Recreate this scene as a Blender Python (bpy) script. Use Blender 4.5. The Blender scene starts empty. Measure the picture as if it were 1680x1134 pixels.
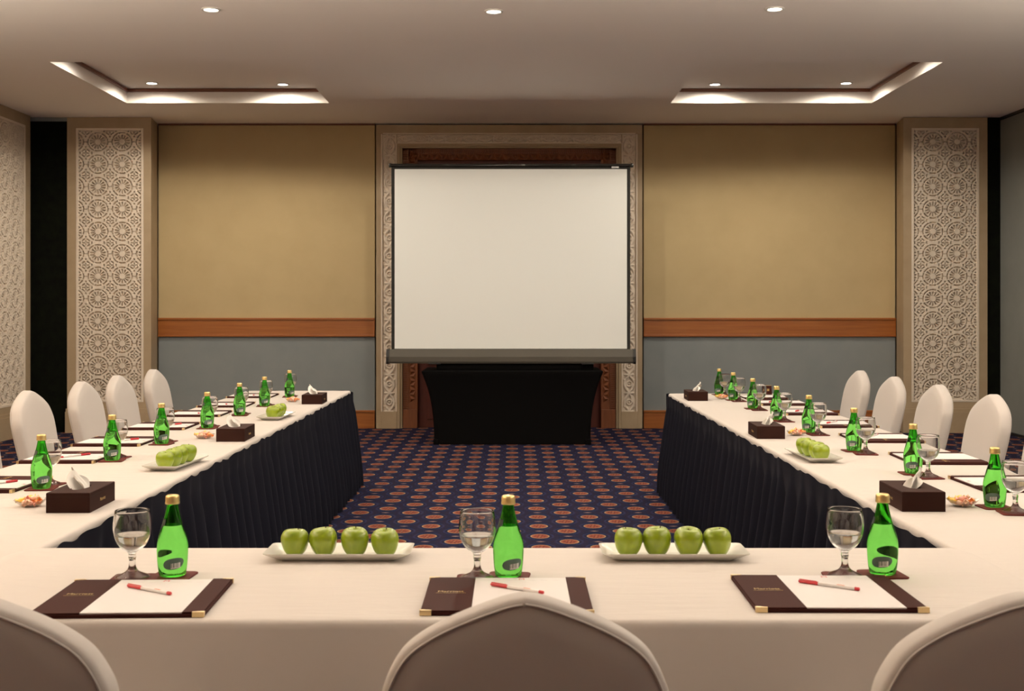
import bpy, bmesh, math, random
from mathutils import Vector, Matrix, noise
sc = bpy.context.scene
COL = sc.collection
PI = math.pi
rnd = random.Random(7)

# ------------------------------------------------------------------ camera, world, exposure
F, HX, HY, EYE = 2000.0, 841.0, 506.0, 1.40          # focal length and horizon point in photo pixels, eye height
cam = bpy.data.cameras.new('camera')
cam.lens = F / 1680 * 36; cam.sensor_width = 36; cam.sensor_fit = 'HORIZONTAL'
cam.shift_x = (840 - HX) / 1680; cam.shift_y = (HY - 567) / 1680
cam.clip_start = 0.05
cam.dof.use_dof = True; cam.dof.focus_distance = 5.5; cam.dof.aperture_fstop = 9.0
co = bpy.data.objects.new('camera', cam); COL.objects.link(co)
co.location = (0, 0, EYE); co.rotation_euler = (PI / 2, 0, 0)
sc.camera = co
w = bpy.data.worlds.new('world'); sc.world = w; w.use_nodes = True
w.node_tree.nodes['Background'].inputs[0].default_value = (0.02, 0.016, 0.013, 1)
w.node_tree.nodes['Background'].inputs[1].default_value = 1.0
sc.view_settings.view_transform = 'Standard'
sc.view_settings.look = 'None'
sc.view_settings.gamma = 1
sc.view_settings.use_curve_mapping = False
sc.view_settings.exposure = 0.24
LIGHT_COL = (1.0, 0.87, 0.70)
LIGHT_W = 95.0                                        # flat-ceiling downlights near the screen
TABLE_W = 6.0                                         # added unseen downlights above the tables
ADDED_PENDANT_W = 265.0                                      # added unseen bowls lighting the ceiling
ADDED_SCONCE_W = 400.0                                       # added unseen uplights on the side walls
sc.cycles.max_bounces = 14
sc.cycles.diffuse_bounces = 5
sc.cycles.transmission_bounces = 12
sc.cycles.sample_clamp_indirect = 4.0

def P(px, py, z):                                     # photo pixel + known height -> point
    d = F * (EYE - z) / (py - HY)
    return Vector(((px - HX) * d / F, d, z))

# ------------------------------------------------------------------ materials
class NT:
    def __init__(s, mat):
        s.t = mat.node_tree; s.n = s.t.nodes; s.l = s.t.links
    def set(s, sock, v):
        if hasattr(v, 'is_linked') or isinstance(v, bpy.types.NodeSocket): s.l.new(v, sock)
        else: sock.default_value = v
    def m(s, op, a, b=None, c=None, clamp=False):
        n = s.n.new('ShaderNodeMath'); n.operation = op; n.use_clamp = clamp
        for i, v in enumerate((a, b, c)):
            if v is not None: s.set(n.inputs[i], v)
        return n.outputs[0]
    def mix(s, f, a, b):
        n = s.n.new('ShaderNodeMix'); n.data_type = 'RGBA'
        s.set(n.inputs[0], f)
        for i, v in ((6, a), (7, b)):
            s.set(n.inputs[i], v if not isinstance(v, tuple) else (*v[:3], 1))
        return n.outputs[2]
    def coord(s, kind='Object'):
        return s.n.new('ShaderNodeTexCoord').outputs[kind]
    def sep(s, v):
        n = s.n.new('ShaderNodeSeparateXYZ'); s.l.new(v, n.inputs[0]); return n.outputs
    def mapping(s, v, scale=(1, 1, 1), loc=(0, 0, 0)):
        n = s.n.new('ShaderNodeMapping'); s.l.new(v, n.inputs[0])
        n.inputs['Scale'].default_value = scale; n.inputs['Location'].default_value = loc
        return n.outputs[0]
    def noise(s, v, scale, detail=3, rough=.5):
        n = s.n.new('ShaderNodeTexNoise'); s.l.new(v, n.inputs['Vector'])
        n.inputs['Scale'].default_value = scale; n.inputs['Detail'].default_value = detail
        n.inputs['Roughness'].default_value = rough
        return n.outputs[0]
    def bump(s, h, strength, dist):
        n = s.n.new('ShaderNodeBump'); n.inputs['Strength'].default_value = strength
        n.inputs['Distance'].default_value = dist; s.l.new(h, n.inputs['Height']); return n.outputs[0]

def S(r, g, b):                                       # sRGB 0-255 -> linear
    f = lambda c: (c / 255 / 12.92) if c / 255 <= .04045 else ((c / 255 + .055) / 1.055) ** 2.4
    return (f(r), f(g), f(b))

def pbr(name, col, rough=.6, metal=0, col2=None, nscale=8, nstretch=(1, 1, 1), bump=0, bscale=200, bdist=.002,
        sheen=0, spec=.5, coat=0):
    m = bpy.data.materials.new(name); m.use_nodes = True
    t = NT(m); b = t.n['Principled BSDF']
    b.inputs['Roughness'].default_value = rough; b.inputs['Metallic'].default_value = metal
    b.inputs['Specular IOR Level'].default_value = spec
    b.inputs['Sheen Weight'].default_value = sheen
    b.inputs['Coat Weight'].default_value = coat
    if col2 is None: b.inputs['Base Color'].default_value = (*col, 1)
    else:
        v = t.mapping(t.coord(), nstretch)
        f = t.noise(v, nscale, 5, .6)
        f = t.m('MULTIPLY_ADD', f, 2.2, -.6, clamp=True)
        t.l.new(t.mix(f, col, col2), b.inputs['Base Color'])
    if bump:
        h = t.noise(t.mapping(t.coord(), nstretch if col2 else (1, 1, 1)), bscale, 4, .6)
        t.l.new(t.bump(h, bump, bdist), b.inputs['Normal'])
    return m

def glass(name, col, ior=1.45, rough=0.0):
    m = bpy.data.materials.new(name); m.use_nodes = True
    n = m.node_tree.nodes; n.remove(n['Principled BSDF'])
    g = n.new('ShaderNodeBsdfGlass'); g.inputs['Color'].default_value = (*col, 1)
    g.inputs['IOR'].default_value = ior; g.inputs['Roughness'].default_value = rough
    m.node_tree.links.new(g.outputs[0], n['Material Output'].inputs[0])
    return m

def thin_glass(name, col):
    m = bpy.data.materials.new(name); m.use_nodes = True
    n = m.node_tree.nodes; l = m.node_tree.links; n.remove(n['Principled BSDF'])
    t = n.new('ShaderNodeBsdfTransparent'); t.inputs[0].default_value = (*col, 1)
    g = n.new('ShaderNodeBsdfGlossy'); g.inputs['Roughness'].default_value = .05
    lw = n.new('ShaderNodeLayerWeight'); lw.inputs[0].default_value = .35
    f = n.new('ShaderNodeMath'); f.operation = 'MULTIPLY_ADD'; l.new(lw.outputs['Facing'], f.inputs[0]); f.inputs[1].default_value = .35; f.inputs[2].default_value = .03
    x = n.new('ShaderNodeMixShader'); l.new(f.outputs[0], x.inputs[0]); l.new(t.outputs[0], x.inputs[1]); l.new(g.outputs[0], x.inputs[2])
    l.new(x.outputs[0], n['Material Output'].inputs[0])
    return m

def emis(name, col, s):
    m = bpy.data.materials.new(name); m.use_nodes = True
    b = m.node_tree.nodes['Principled BSDF']
    b.inputs['Base Color'].default_value = (.9, .9, .9, 1)
    b.inputs['Emission Color'].default_value = (*col, 1); b.inputs['Emission Strength'].default_value = s
    return m

def cloth_mat():
    m = bpy.data.materials.new('table_linen'); m.use_nodes = True
    t = NT(m); b = t.n['Principled BSDF']
    b.inputs['Base Color'].default_value = (.53, .485, .455, 1)
    b.inputs['Roughness'].default_value = .75; b.inputs['Sheen Weight'].default_value = .1
    c = t.coord()
    n1 = t.noise(t.mapping(c, (5, 22, 5)), 1.5, 3, .5)
    n2 = t.noise(c, 700, 2, .5)
    h = t.m('ADD', n1, t.m('MULTIPLY', n2, .03))
    t.l.new(t.bump(h, .35, .008), b.inputs['Normal'])
    return m

def carpet_mat():
    m = bpy.data.materials.new('patterned_carpet'); m.use_nodes = True
    t = NT(m); b = t.n['Principled BSDF']
    b.inputs['Roughness'].default_value = .95; b.inputs['Specular IOR Level'].default_value = .1
    A = .346
    x, y, z = t.sep(t.coord())
    x = t.m('MULTIPLY', t.m('ADD', x, -.168), 1 / A); y = t.m('MULTIPLY', t.m('ADD', y, -8.178), 1 / A)
    def lattice(o):
        fx = t.m('SUBTRACT', t.m('FRACT', t.m('ADD', x, .5 + o)), .5)
        fy = t.m('SUBTRACT', t.m('FRACT', t.m('ADD', y, .5 + o)), .5)
        ex = t.m('MULTIPLY', fx, A / .059); ey = t.m('MULTIPLY', fy, A / .073)
        r = t.m('SQRT', t.m('ADD', t.m('MULTIPLY', ex, ex), t.m('MULTIPLY', ey, ey)))
        petal = t.m('SINE', t.m('MULTIPLY', t.m('ARCTAN2', ey, ex), 8.0))
        ax = t.m('ABSOLUTE', fx); ay = t.m('ABSOLUTE', t.m('SUBTRACT', t.m('ABSOLUTE', fy), .5))
        dia = t.m('ADD', t.m('MULTIPLY', ax, A / .030), t.m('MULTIPLY', ay, A / .016))
        streak = t.m('MULTIPLY', t.m('LESS_THAN', ay, .022), t.m('LESS_THAN', ax, .27))
        # curving leaves around the medallion
        leaf = t.m('MULTIPLY', t.m('COMPARE', r, 1.38, .11), t.m('GREATER_THAN', t.m('ABSOLUTE', ex), .55))
        return r, petal, dia, streak, leaf
    r1, p1, d1, s1, l1 = lattice(0.0); r2, p2, d2, s2, l2 = lattice(.5)
    r = t.m('MINIMUM', r1, r2); dia = t.m('MINIMUM', d1, d2)
    st = t.m('MAXIMUM', s1, s2); lf = t.m('MAXIMUM', l1, l2)
    near1 = t.m('LESS_THAN', r1, r2)
    pet = t.m('ADD', t.m('MULTIPLY', p1, near1), t.m('MULTIPLY', p2, t.m('SUBTRACT', 1.0, near1)))
    navy, navy2 = S(25, 30, 60), S(38, 48, 88)
    rust, rust2, tan = S(144, 80, 57), S(98, 42, 38), S(156, 130, 102)
    maroon = S(46, 25, 38)
    n = t.noise(t.coord(), 30, 3, .6)
    c = t.mix(t.m('MULTIPLY_ADD', n, 2, -.6, clamp=True), navy, S(20, 22, 46))
    bx_ = t.m('ABSOLUTE', t.m('SUBTRACT', t.m('FRACT', t.m('ADD', t.m('MULTIPLY', x, 2), .5)), .5))
    band = t.m('MULTIPLY', t.m('GREATER_THAN', bx_, .36), t.m('GREATER_THAN', t.noise(t.coord(), 55, 2, .5), .47))
    c = t.mix(lf, c, navy2)
    c = t.mix(t.m('MULTIPLY', band, .4), c, maroon)
    c = t.mix(t.m('MULTIPLY', st, .8), c, maroon)
    c = t.mix(t.m('LESS_THAN', dia, 1), c, S(140, 116, 108))
    c = t.mix(t.m('LESS_THAN', r, 1), c, tan)
    c = t.mix(t.m('LESS_THAN', r, .86), c, rust)
    ringp = t.m('MULTIPLY', t.m('COMPARE', r, .52, .14), t.m('GREATER_THAN', pet, 0))
    c = t.mix(ringp, c, rust2)
    c = t.mix(t.m('COMPARE', r, .24, .05), c, rust2)
    c = t.mix(t.m('LESS_THAN', r, .1), c, tan)
    fib = t.noise(t.coord(), 420, 2, .6)
    c = t.mix(t.m('MULTIPLY', fib, .45), c, S(24, 24, 40))
    t.l.new(c, b.inputs['Base Color'])
    t.l.new(t.bump(fib, .6, .004), b.inputs['Normal'])
    return m

def barcode_mat():
    m = bpy.data.materials.new('barcode_print'); m.use_nodes = True
    t = NT(m); b = t.n['Principled BSDF']; b.inputs['Roughness'].default_value = .5
    uv = t.coord('UV'); x, y, z = t.sep(uv)
    k = t.n.new('ShaderNodeTexWhiteNoise'); k.noise_dimensions = '1D'
    t.l.new(t.m('FLOOR', t.m('MULTIPLY', x, 26)), k.inputs['W'])
    f = t.m('MULTIPLY', t.m('GREATER_THAN', k.outputs[0], .55), t.m('GREATER_THAN', y, .18))
    t.l.new(t.mix(f, (.75, .75, .72), (.12, .14, .13)), b.inputs['Base Color'])
    return m

M = {}
M['linen'] = cloth_mat()
M['carpet'] = carpet_mat()
M['cover'] = pbr('chair_cover_fabric', (.50, .465, .445), .8, bump=.15, bscale=900, bdist=.001, sheen=0)
M['ceiling'] = pbr('ceiling_paint', (.95, .915, .885), .9)
M['tan_fabric'] = pbr('tan_wall_fabric', S(186, 167, 127), .85, col2=S(180, 161, 121), nscale=3, bump=.12, bscale=500)
M['grey_fabric'] = pbr('grey_wall_fabric', S(132, 138, 140), .85, col2=S(124, 131, 134), nscale=3, bump=.12, bscale=500)
M['partition'] = pbr('grey_partition_fabric', S(120, 124, 122), .85, col2=S(110, 114, 112), nscale=2)
M['wood'] = pbr('reddish_wood', S(160, 98, 44), .35, col2=S(136, 76, 32), nscale=3, nstretch=(.6, 8, 14), bump=.05, bscale=40)
M['wood_trim'] = pbr('brown_trim_wood', S(112, 60, 36), .45, col2=S(96, 48, 28), nscale=4, nstretch=(.6, 8, 14))
M['dark_wood'] = pbr('carved_dark_wood', S(132, 76, 40), .45, col2=S(104, 56, 30), nscale=4, nstretch=(6, 6, .6))
M['door_wood'] = pbr('door_leaf_wood', S(92, 36, 24), .4, col2=S(70, 26, 18), nscale=4, nstretch=(8, 8, .5))
M['stone'] = pbr('beige_stone', S(174, 155, 128), .65, col2=S(163, 143, 115), nscale=5, bump=.05, bscale=60)
M['plaster'] = pbr('carved_white_plaster', S(222, 210, 195), .8)
M['black_niche'] = pbr('black_panel', (.003, .003, .003), .8, col2=(.007, .009, .005), nscale=14, spec=.05)
M['black_metal'] = pbr('black_metal', (.012, .012, .012), .35, metal=.0)
M['bar_metal'] = pbr('glossy_black_bar', (.03, .028, .025), .18, metal=.6)
M['case_grey'] = pbr('grey_brown_case', S(74, 70, 62), .6, bump=.1, bscale=300)
M['screen'] = pbr('matte_screen_fabric', (.90, .945, .945), .9, spec=.1)
M['screen_border'] = pbr('screen_black_border', (.014, .014, .012), .8)
M['spandex'] = pbr('black_stretch_cloth', (.003, .0028, .003), .8, spec=.06)
M['navy'] = pbr('navy_skirt_cloth', S(21, 22, 32), .95, spec=.1, bump=.1, bscale=800, bdist=.001)
M['leather'] = pbr('brown_leatherette', S(52, 23, 19), .65, spec=.06, bump=.12, bscale=500, bdist=.001)
M['leather_dark'] = pbr('dark_brown_leatherette', S(44, 23, 18), .65, spec=.08, bump=.12, bscale=400, bdist=.001)
M['coaster'] = pbr('red_brown_leather', S(84, 30, 25), .65, spec=.1, bump=.1, bscale=500, bdist=.001)
M['paper'] = pbr('white_paper', (.70, .665, .665), .7)
M['print_grey'] = pbr('grey_print', (.62, .60, .60), .7)
M['print_red'] = pbr('red_print', (.62, .10, .12), .6)
M['gold'] = pbr('gold_metal', (.78, .60, .32), .3, metal=1)
M['gold_print'] = pbr('gold_foil_print', (.45, .32, .12), .45, metal=.3)
M['cap_gold'] = pbr('gold_cap', (.80, .60, .26), .32, metal=.85)
M['pen_white'] = pbr('white_plastic', (.80, .76, .75), .3)
M['pen_red'] = pbr('red_plastic', (.50, .02, .03), .3)
M['china'] = pbr('white_china', (.84, .83, .78), .12, coat=.3)
M['apple'] = pbr('green_apple_skin', S(114, 136, 14), .3, col2=S(143, 160, 28), nscale=16, nstretch=(1, 1, .5), coat=.25)
M['stem'] = pbr('apple_stem', S(84, 66, 36), .8)
M['tissue'] = pbr('tissue_paper', (.84, .82, .79), .9)
M['slot'] = pbr('slot_black', (.01, .008, .008), .9)
M['glass'] = glass('clear_glass', (.97, .97, .97), 1.5)
M['dish_glass'] = thin_glass('pressed_dish_glass', (.95, .93, .91))
M['water'] = glass('clear_water', (.98, .98, .98), 1.33)
M['bottle'] = glass('green_bottle_glass', (.44, .86, .36), 1.36)
M['label_dark'] = pbr('dark_label', S(74, 96, 88), .5)
M['label_sash'] = pbr('dark_sash_label', S(44, 58, 54), .5)
M['barcode'] = barcode_mat()
M['wood_raw'] = pbr('plywood', S(170, 140, 100), .7)
M['steel'] = pbr('steel_leg', (.4, .4, .4), .35, metal=1)
M['trim_white'] = pbr('white_trim_ring', (.75, .73, .7), .5)
M['lens'] = emis('lit_lens', (1, .93, .80), 14)
M['rear'] = pbr('rear_wall_brown', S(126, 96, 76), .8)
for k, c in dict(orange=(255, 165, 95), yellow=(252, 215, 100), pink=(252, 185, 165), green=(190, 215, 140), peach=(255, 215, 185)).items():
    M['candy_' + k] = pbr('candy_' + k, S(*c), .25, coat=.4)

# ------------------------------------------------------------------ object helpers
def tag(o, label=None, cat=None, group=None, kind=None):
    if label: o['label'] = label
    if cat: o['category'] = cat
    if group: o['group'] = group
    if kind: o['kind'] = kind
    return o

def mobj(name, me, parent=None, loc=(0, 0, 0), rz=0):
    o = bpy.data.objects.new(name, me); COL.objects.link(o)
    o.location = loc; o.rotation_euler = (0, 0, rz)
    if parent: o.parent = parent
    return o

def empty(name, loc=(0, 0, 0), rz=0, parent=None):
    o = mobj(name, None, parent, loc, rz); o.empty_display_size = .05; return o

def mesh(name, vs, fs, mat, smooth=False):
    me = bpy.data.meshes.new(name); me.from_pydata([tuple(v) for v in vs], [], fs); me.update()
    me.materials.append(M[mat] if isinstance(mat, str) else mat)
    if smooth: me.polygons.foreach_set('use_smooth', [True] * len(me.polygons))
    return me

def bm_mesh(name, bm, mat, smooth=False):
    me = bpy.data.meshes.new(name); bm.normal_update(); bm.to_mesh(me); bm.free()
    me.materials.append(M[mat])
    if smooth: me.polygons.foreach_set('use_smooth', [True] * len(me.polygons))
    return me

def box_me(name, x0, x1, y0, y1, z0, z1, mat, bev=0, seg=2):
    bm = bmesh.new(); bmesh.ops.create_cube(bm, size=1)
    for v in bm.verts:
        v.co = Vector(((x0 + x1) / 2 + v.co.x * (x1 - x0), (y0 + y1) / 2 + v.co.y * (y1 - y0), (z0 + z1) / 2 + v.co.z * (z1 - z0)))
    if bev: bmesh.ops.bevel(bm, geom=bm.edges[:], offset=bev, segments=seg, affect='EDGES', profile=.5)
    return bm_mesh(name, bm, mat)

def box(name, x0, x1, y0, y1, z0, z1, mat, parent=None, bev=0, seg=2):
    return mobj(name, box_me(name, x0, x1, y0, y1, z0, z1, mat, bev, seg), parent)

def lathe_me(name, prof, mat, n=32, smooth=True, cx=0, cy=0, wob=None):
    vs, fs, rings = [], [], []
    for (r, z) in prof:
        if r < 1e-6: rings.append([len(vs)]); vs.append((cx, cy, z))
        else:
            ring = []
            for k in range(n):
                a = 2 * PI * k / n; rr = r * (wob(a, z) if wob else 1)
                ring.append(len(vs)); vs.append((cx + rr * math.cos(a), cy + rr * math.sin(a), z))
            rings.append(ring)
    for a, b in zip(rings, rings[1:]):
        if len(a) == 1 and len(b) == 1: continue
        for k in range(n):
            k2 = (k + 1) % n
            if len(a) == 1: fs.append((a[0], b[k2], b[k]))
            elif len(b) == 1: fs.append((a[k], a[k2], b[0]))
            else: fs.append((a[k], a[k2], b[k2], b[k]))
    me = mesh(name, vs, fs, mat, smooth)
    bm = bmesh.new(); bm.from_mesh(me); bmesh.ops.recalc_face_normals(bm, faces=bm.faces[:]); bm.to_mesh(me); bm.free()
    return me

def grid_me(name, nu, nv, fn, mat, smooth=True, uv=False):
    vs = [fn(i / nu, j / nv) for j in range(nv + 1) for i in range(nu + 1)]
    W = nu + 1
    fs = [(j * W + i, j * W + i + 1, (j + 1) * W + i + 1, (j + 1) * W + i) for j in range(nv) for i in range(nu)]
    me = mesh(name, vs, fs, mat, smooth)
    if uv:
        l = me.uv_layers.new(name='UVMap')
        for lp in me.loops:
            l.data[lp.index].uv = ((lp.vertex_index % W) / nu, (lp.vertex_index // W) / nv)
    return me

def text_me(name, body, size, mat, thick=.0004):
    c = bpy.data.curves.new(name, 'FONT'); c.body = body; c.size = size; c.extrude = thick
    c.align_x = 'CENTER'; c.align_y = 'CENTER'; c.resolution_u = 2
    o = bpy.data.objects.new(name, c); COL.objects.link(o)
    dg = bpy.context.evaluated_depsgraph_get()
    me = bpy.data.meshes.new_from_object(o.evaluated_get(dg)); me.name = name
    bpy.data.objects.remove(o); me.materials.clear(); me.materials.append(M[mat])
    return me

def rrect(w, d, r, n=4):                               # rounded rectangle, ccw
    pts = []
    for cx, cy, a0 in ((w / 2 - r, -d / 2 + r, -PI / 2), (w / 2 - r, d / 2 - r, 0), (-w / 2 + r, d / 2 - r, PI / 2), (-w / 2 + r, -d / 2 + r, PI)):
        for k in range(n + 1):
            a = a0 + PI / 2 * k / n; pts.append((cx + r * math.cos(a), cy + r * math.sin(a)))
    return pts

def loft_me(name, rings, mat, cap0=True, cap1=True, smooth=True):
    n = len(rings[0]); vs = [p for r in rings for p in r]; fs = []
    for j in range(len(rings) - 1):
        for k in range(n):
            k2 = (k + 1) % n
            fs.append((j * n + k, j * n + k2, (j + 1) * n + k2, (j + 1) * n + k))
    if cap0: fs.append(tuple(range(n))[::-1])
    if cap1: fs.append(tuple((len(rings) - 1) * n + k for k in range(n)))
    return mesh(name, vs, fs, mat, smooth)

def auto_smooth(me, ang=35):
    bm = bmesh.new(); bm.from_mesh(me)
    for e in bm.edges:
        e.smooth = not (len(e.link_faces) == 2 and e.calc_face_angle(0) > math.radians(ang))
    for f in bm.faces: f.smooth = True
    bm.to_mesh(me); bm.free(); return me

def copy_tree(o, parent=None):
    c = o.copy(); COL.objects.link(c); c.parent = parent
    for ch in o.children: copy_tree(ch, c)
    return c

class Proto:                                           # first placement uses the original, later ones are copies
    def __init__(s, root): s.root = root; s.used = False
    def put(s, loc, rz, label, cat, group=None):
        o = copy_tree(s.root) if s.used else s.root
        s.used = True
        o.location = loc; o.rotation_euler = (0, 0, rz)
        tag(o, label, cat, group); return o

ORD = ['first', 'second', 'third', 'fourth', 'fifth', 'sixth', 'seventh', 'eighth', 'ninth']

# ------------------------------------------------------------------ room shell
YW = F * EYE / (703 - HY)                              # back wall
ZC = EYE + (HY - 203) * YW / F                         # ceiling
YP = F * EYE / (710 - HY)                              # pilaster faces
XL, XR, YR = -5.40, 5.50, -2.6
wx = lambda px, Y=YW: (px - HX) * Y / F
wz = lambda py, Y=YW: EYE - (py - HY) * Y / F

fl = box('floor', XL - .6, XR + .4, YR, YW + .7, -.1, 0, 'carpet'); tag(fl, kind='structure')

ty0, ty1 = F * (ZC - EYE) / (HY - 102), F * (ZC - EYE) / (HY - 169)
TR = [((82 - HX) * ty0 / F, (480 - HX) * ty0 / F), ((1152 - HX) * ty0 / F, (1547 - HX) * ty0 / F)]
xs = [XL - .6, TR[0][0], TR[0][1], TR[1][0], TR[1][1], XR + .4]; ys = [YR, ty0, ty1, YW + .7]
TD = .15
bm = bmesh.new()
def quad(bm, *p): bm.faces.new([bm.verts.new(q) for q in p])
for i in range(5):
    for j in range(3):
        if j == 1 and i in (1, 3): continue
        quad(bm, (xs[i], ys[j], ZC), (xs[i], ys[j + 1], ZC), (xs[i + 1], ys[j + 1], ZC), (xs[i + 1], ys[j], ZC))
bmesh.ops.remove_doubles(bm, verts=bm.verts[:], dist=1e-4)
for (a, b) in TR:
    quad(bm, (a, ty0, ZC), (a, ty0, ZC + TD), (a, ty1, ZC + TD), (a, ty1, ZC))
    quad(bm, (b, ty0, ZC), (b, ty1, ZC), (b, ty1, ZC + TD), (b, ty0, ZC + TD))
    quad(bm, (a, ty1, ZC), (a, ty1, ZC + TD), (b, ty1, ZC + TD), (b, ty1, ZC))
    quad(bm, (a, ty0, ZC), (b, ty0, ZC), (b, ty0, ZC + TD), (a, ty0, ZC + TD))
    quad(bm, (a, ty0, ZC + TD), (a, ty1, ZC + TD), (b, ty1, ZC + TD), (b, ty0, ZC + TD))
ce = mobj('ceiling', bm_mesh('ceiling', bm, 'ceiling')); tag(ce, kind='structure')
for (a, b) in TR:                                       # wooden moulding around each coffer
    for (x0, x1, y0, y1) in ((a, b, ty1 - .025, ty1), (a, b, ty0, ty0 + .025), (a, a + .025, ty0, ty1), (b - .025, b, ty0, ty1)):
        box('coffer_moulding', x0, x1, y0, y1, ZC + TD - .035, ZC + TD - .002, 'wood_trim', ce, .004)

wb = box('wall_back', XL - .6, XR + .4, YW + .2, YW + .4, 0, ZC, 'stone'); tag(wb, kind='structure')
def wpart(name, px0, px1, py0, py1, mat, thick=.185, parent=wb, bev=.004, Y=YW, proud=0):
    return box(name, wx(px0, Y), wx(px1, Y), Y - proud, Y + thick + .012, wz(py1, Y), wz(py0, Y), mat, parent, bev)
zf = 703
for (a, b) in ((260, 615), (1056, 1469)):
    wpart('fabric_panel', a, b, 205.5, 522, 'tan_fabric')
    wpart('dado_panel', a, b, 553, 674, 'grey_fabric')
    wpart('crown_strip', a, b, 203, 205.5, 'wood_trim', proud=.02)
for n, (a, b) in enumerate(((260, 615), (1056, 1469))):
    r = wpart('trim_%d' % (n + 1), a, b, 524, 549, 'wood', proud=.025, parent=None); tag(r, kind='structure')
    wpart('rail_cap', a, b, 521.5, 525, 'wood', proud=.04, parent=r)
    wpart('rail_lip', a, b, 548.5, 552.5, 'wood', proud=.035, parent=r)
    r = wpart('baseboard_%s' % ('left_bay', 'right_bay')[n], a, b, 676, zf, 'wood', proud=.02, parent=None); tag(r, kind='structure')
    wpart('baseboard_cap', a, b, 673, 676.5, 'wood', proud=.03, parent=r)

# side walls, rear wall
wl = box('wall_left', XL - .25, XL - .02, YR, 12.49, 0, ZC, 'stone'); tag(wl, kind='structure')
wr = box('wall_right', XR + .06, XR + .3, YR, YP + .1, 0, ZC, 'black_niche'); tag(wr, kind='structure')
yy = YP + .1
while yy > YR:
    y0 = max(yy - 1.22, YR)
    box('partition_panel', XR, XR + .055, y0 + .003, yy - .003, .03, ZC - .035, 'partition', wr, .003)
    yy -= 1.22
box('ceiling_track', XR - .006, XR + .055, YR, YP + .1, ZC - .03, ZC, 'black_metal', wr)
box('floor_seal', XR - .004, XR + .055, YR, YP + .1, 0, .028, 'black_metal', wr)
we = box('wall_rear', XL - .6, XR + .4, YR - .2, YR, 0, ZC, 'rear'); tag(we, kind='structure')

# black niche panel and black jamb
nb = box('door_2', XL - .5, wx(110, YP) + .02, YP + .02, YP + .1, 0, ZC - .045, 'black_niche'); tag(nb, kind='structure')
box('niche_header', XL - .5, wx(110, YP) + .02, YP + .015, YP + .1, ZC - .045, ZC, 'grey_fabric', nb)
nj = box('trim_3', wx(1621, YP), XR + .06, YP + .02, YP + .1, 0, ZC, 'black_niche'); tag(nj, kind='structure')

# carved rosette tiles (shared meshes)
PX, PY, RD = .273, .2525, .034
def ss(a, b, t): t = min(1, max(0, (t - a) / (b - a))); return t * t * (3 - 2 * t)
def slot_depth(x, y):                                   # x, y in pitches from the rosette centre; 1 = deep
    r = math.hypot(x, y); a = math.atan2(y, x); e = .012; d = 0
    k = (a / (PI / 4)) % 1.0
    ring = 1 - ss(.020, .020 + e, abs(r - .405))
    d = max(d, ring * ss(.06, .10, min(abs(k - .5), 1) if abs(k - .5) < .5 else .5))
    k = (a / (2 * PI / 14)) % 1.0
    wedge = (1 - ss(.20, .27, abs(k - .5))) * ss(.12, .14, r) * (1 - ss(.305, .325, r))
    d = max(d, wedge)
    if abs(y) < .05:
        d = max(d, (1 - ss(.012, .024, abs(y))) * (ss(.445, .455, abs(x)) * (1 - ss(.475, .485, abs(x)))))
    cx, cy = .5 - abs(x), .5 - abs(y); rc = math.hypot(cx, cy); ac = math.atan2(cy, cx)
    d = max(d, (1 - ss(.016, .030, abs(rc - .165))) * ss(.35, .45, ac) * (1 - ss(1.3, 1.4, ac)))
    d = max(d, (1 - ss(.010, .024, abs(cy))) * ss(.02, .03, cx) * (1 - ss(.135, .15, cx)))
    d = max(d, (1 - ss(.010, .024, abs(cx))) * ss(.03, .04, cy) * (1 - ss(.10, .115, cy)))
    tx, ty = cx, cy - .26
    d = max(d, 1 - ss(.03, .045, abs(tx) + abs(ty) * .9))
    tx, ty = cx - .245, cy - .03
    d = max(d, 1 - ss(.025, .04, abs(tx) + abs(ty)))
    return d
def tile_me(name, u0, u1):
    nu = max(10, int(80 * (u1 - u0)))
    def f(u, v):
        x = u0 + (u1 - u0) * u; y = v - .5
        return (x * PX, RD * slot_depth(x, y), y * PY)
    return auto_smooth(grid_me(name, nu, 76, f, 'plaster'), 30)
SIDE = .29
t_full = tile_me('rosette', -.5, .5)
t_l = tile_me('rosette_edge', .5 - SIDE, .5); t_r = tile_me('rosette_edge', -.5, -.5 + SIDE)

def lattice_panel(parent, cx, y, zbot):                 # front plane at y, facing -y in the parent's frame
    W2 = PX * (1 + SIDE); Hh = 12 * PY; b = .028
    for (x0, x1, z0, z1) in ((cx - W2 - b, cx - W2, zbot - b, zbot + Hh + b), (cx + W2, cx + W2 + b, zbot - b, zbot + Hh + b),
                             (cx - W2, cx + W2, zbot - b, zbot), (cx - W2, cx + W2, zbot + Hh, zbot + Hh + b)):
        box('panel_border', x0, x1, y - .012, y + .03, z0, z1, 'plaster', parent, .004)
    for j in range(12):
        zc = zbot + (j + .5) * PY
        mobj('rosette_edge', t_l, parent, (cx - 1.5 * PX, y, zc)); mobj('rosette_edge', t_r, parent, (cx + 1.5 * PX, y, zc))
        for s in (-.5, .5): mobj('rosette', t_full, parent, (cx + s * PX, y, zc))

def shaft(name, pts, z0, z1, mat, parent):              # prism from plan outline
    return mobj(name, loft_me(name, [[(x, y, z) for x, y in pts] for z in (z0, z1)], mat, smooth=False), parent)

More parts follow.
